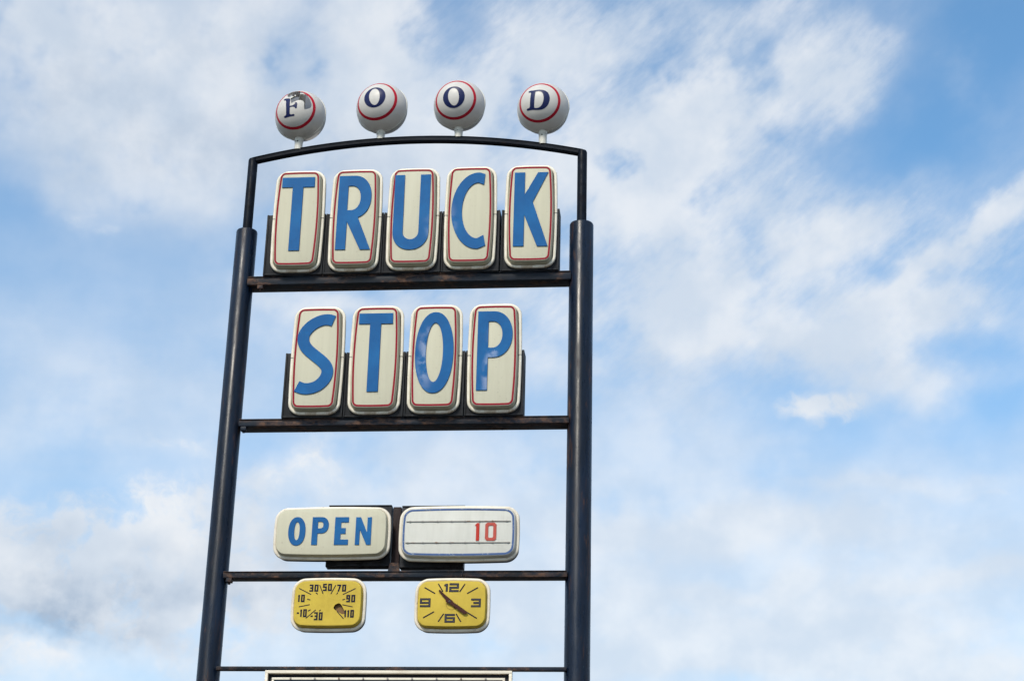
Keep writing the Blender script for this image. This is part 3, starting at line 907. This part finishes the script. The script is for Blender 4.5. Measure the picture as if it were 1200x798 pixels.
F_L = [[(-.434, .435), (-.35, .438), (-.148, .386), (-.11, .318), (-.111, .027), (.015, .04), (.082, .094), (.1, .177), (.17, .175), (.188, .109), (.179, -.063), (.164, -.096), (.11, -.087), (.09, -.043), (.018, -.015), (-.098, -.025), (-.118, -.28), (-.068, -.318), (.049, -.306), (.087, -.34), (.061, -.382), (-.091, -.387), (-.337, -.416), (-.393, -.38), (-.366, -.337), (-.30, -.32), (-.272, -.281), (-.262, -.061), (-.292, .248), (-.32, .33), (-.37, .34), (-.43, .37)]]
D_L = [smooth_path([(-.288, .445), (-.179, .421), (.051, .424), (.243, .383), (.387, .281), (.46, .099), (.458, -.058), (.381, -.257), (.233, -.385), (.041, -.425), (-.22, -.394)], 4)
       + [(-.45, -.392), (-.492, -.358), (-.467, -.308), (-.369, -.297), (-.327, -.258), (-.272, .310), (-.305, .350), (-.380, .360), (-.405, .400), (-.389, .447)],
       smooth_path([(-.087, .336), (.041, .339), (.153, .291), (.218, .158), (.227, -.032), (.166, -.223), (.050, -.324), (-.08, -.342), (-.150, -.316)], 4)]
def rot2(pts, a): c, s = math.cos(a), math.sin(a); return [(x * c - y * s, x * s + y * c) for x, y in pts]
def O_L(dy): return [[(x, y + dy) for x, y in rot2(sarc(0, 0, .440, .455, 0, 360, 2, 48)[:-1], .12)], [(x, y + dy) for x, y in rot2(sarc(.004, .01, .214, .372, 0, 360, 2, 40)[:-1], .10)]]
BREAK = [(-.371, .796), (-.33, .90), (-.201, .93), (-.120, .885), (-.017, .96), (.12, .93), (.216, .842), (.33, .79), (.434, .697), (.54, .60), (.612, .491), (.69, .36), (.728, .227), (.758, .14), (.751, .072), (.71, -.02), (.65, -.061), (.57, -.10), (.47, -.133),
         (.445, .02), (.452, .14), (.415, .225), (.36, .262), (.31, .275), (.24, .272), (.141, .24), (.05, .185), (-.052, .135), (-.085, .25), (-.109, .369), (-.20, .44), (-.250, .50), (-.313, .577), (-.35, .70)]
BALLS = [('F', F_L, -1.527, 13.378, -7, -6, 'white ball with a navy letter F, broken open at its top, left end'),
         ('O', O_L(.035), -.472, 13.454, -9, -1.5, 'white ball with a navy letter O, beside the broken ball on the bowed bar'),
         ('O', O_L(0), .527, 13.467, -7, -7.5, 'white ball with a navy letter O, beside the ball with the letter D'),
         ('D', D_L, 1.599, 13.391, -8, -7, 'white ball with a navy letter D, at the right end of the bowed bar')]
for ch, ol, bx_, bz_, yaw, pit, label in BALLS:
    base = arch_z(bx_) + .038
    root = thing('letter_ball', label, 'letter ball', (bx_, 0, base), (0, 0, R(yaw)), 'balls spelling FOOD on top of the frame')
    hz_ = bz_ - base
    tilt = Matrix.Rotation(R(-pit), 4, 'X')      # negative pitch: the face looks slightly down
    T = Matrix.Translation((0, 0, hz_)) @ tilt.inverted().transposed() if False else Matrix.Translation((0, 0, hz_)) @ Matrix.Rotation(R(-pit), 4, 'X')
    broken = ch == 'F'
    circ = [(1.42 * math.cos(2 * math.pi * i / 160), 1.42 * math.sin(2 * math.pi * i / 160)) for i in range(160)]
    parts = []
    if broken:
        shell = cap_mesh('front_shell', [circ, BREAK], RB - .007, RB, M['ball'], root, .08)
        parts.append(shell)
        bm = bmesh.new(); lathe(bm, [(RB * math.sin(a), -RB * math.cos(a)) for a in (1.419, 1.47, 1.52, 1.5705)], 0, 0, 160, 'Y', cap=False)
        parts.append(link('shell_band', bm, M['ball'], root))
    else:
        bm = bmesh.new()
        lathe(bm, [(max(.0005, RB * math.sin(a)), -RB * math.cos(a)) for a in [math.pi / 2 * i / 32 for i in range(33)]], 0, 0, 96, 'Y', cap=False)
        parts.append(link('front_shell', bm, M['ball'], root))
    bm = bmesh.new()
    rb = RB - .009
    lathe(bm, [(max(.0005, rb * math.sin(a)), -rb * math.cos(a)) for a in [math.pi / 2 + math.pi / 2 * i / 32 for i in range(33)]], 0, 0, 96, 'Y', cap=False)
    back = link('back_shell', bm, M['ballback'], root)
    parts.append(back)
    bm = bmesh.new()
    lathe(bm, [(RB - .012, -.010), (RB + .006, -.010), (RB + .009, -.004), (RB + .009, .004), (RB + .006, .010), (RB - .012, .010)], 0, 0, 96, 'Y', cap=False)
    parts.append(link('seam', bm, M['neck'], root))
    ro = [(.925 * math.cos(2 * math.pi * i / 120), .925 * math.sin(2 * math.pi * i / 120)) for i in range(120)]
    ri = [(.808 * math.cos(2 * math.pi * i / 120), .808 * math.sin(2 * math.pi * i / 120)) for i in range(120)]
    ring = cap_mesh('red_ring', [ro, ri], RB - .002, RB + .0012, M['ballred'], root, .12)
    if broken:
        bm = bmesh.new(); bm.from_mesh(ring.data)
        def inside(x, z, poly):
            c = False
            for i in range(len(poly)):
                x1_, z1_ = poly[i - 1]; x2_, z2_ = poly[i]
                if (z1_ > z) != (z2_ > z) and x < (x2_ - x1_) * (z - z1_) / (z2_ - z1_) + x1_: c = not c
            return c
        dead = []
        for f in bm.faces:
            c = f.calc_center_median().normalized(); th = math.acos(max(-1, min(1, -c.y))); s = math.hypot(c.x, c.z) or 1
            if inside(c.x / s * th, c.z / s * th, BREAK): dead.append(f)
        bmesh.ops.delete(bm, geom=dead, context='FACES'); bm.to_mesh(ring.data); bm.free()
    parts.append(ring)
    parts.append(cap_mesh('letter', ol, RB - .002, RB + .0018, M['navy'], root, .06))
    T0 = Matrix.Translation((0, 0, hz_))
    for q in parts: q.matrix_local = (T0 if q.name.split('.')[0] in ('back_shell', 'seam') or (q.name.startswith('front_shell') and not broken) else T).copy()
    # neck with collar and bolt
    bm = bmesh.new()
    top = hz_ - RB + .035
    lathe(bm, [(.051, -.012), (.051, top - .055), (.053, top - .05), (.058, top - .03), (.060, top), (.05, top + .01)], 0, 0, 40)
    lathe(bm, [(.056, top - .075), (.056, top - .062)], 0, 0, 40, cap=False)
    nk = link('neck', bm, M['neck'], root)
    bm = bmesh.new(); lathe(bm, [(.0095, -.0545), (.0095, -.044)], 0, (top - .03) * .5 + .02, 14, 'Y'); link('bolt', bm, M['hole'], nk)
    if broken:
        bm = bmesh.new(); lathe(bm, [(.045, hz_ - RB), (.045, hz_ + RB - .03), (.04, hz_ + RB - .02)], 0, 0, 32); link('inner_pole', bm, M['neck'], root)
        # torn flaps curled in around the top of the break
        bm = bmesh.new()
        rr = random.Random(3)
        for (u, v) in ((-.12, .87), (.0, .92), (.12, .88)):
            p0 = on_sphere(u - .07, v, RB - .002); p1 = on_sphere(u + .07, v + .02, RB - .002)
            p2 = on_sphere(u + .05, v - .14 - rr.random() * .1, RB * (.82 + .1 * rr.random())); p3 = on_sphere(u - .05, v - .10 - rr.random() * .12, RB * (.84 + .1 * rr.random()))
            q = [bm.verts.new(a) for a in (p0, p1, p2, p3)]; bm.faces.new(q)
            q2 = [bm.verts.new(a * .985) for a in (p0, p1, p2, p3)]; bm.faces.new(q2[::-1])
            for i in range(4): bm.faces.new((q[i], q[(i + 1) % 4], q2[(i + 1) % 4], q2[i]))
        fl = link('torn_edge', bm, M['torn'], root, smooth=False); fl.matrix_local = T.copy()
    else:
        bm = bmesh.new()
        lathe(bm, [(.042, hz_ + RB - .012), (.042, hz_ + RB + .006), (.034, hz_ + RB + .013), (.010, hz_ + RB + .015)], 0, 0, 28)
        link('top_cap', bm, M['neck'], root)
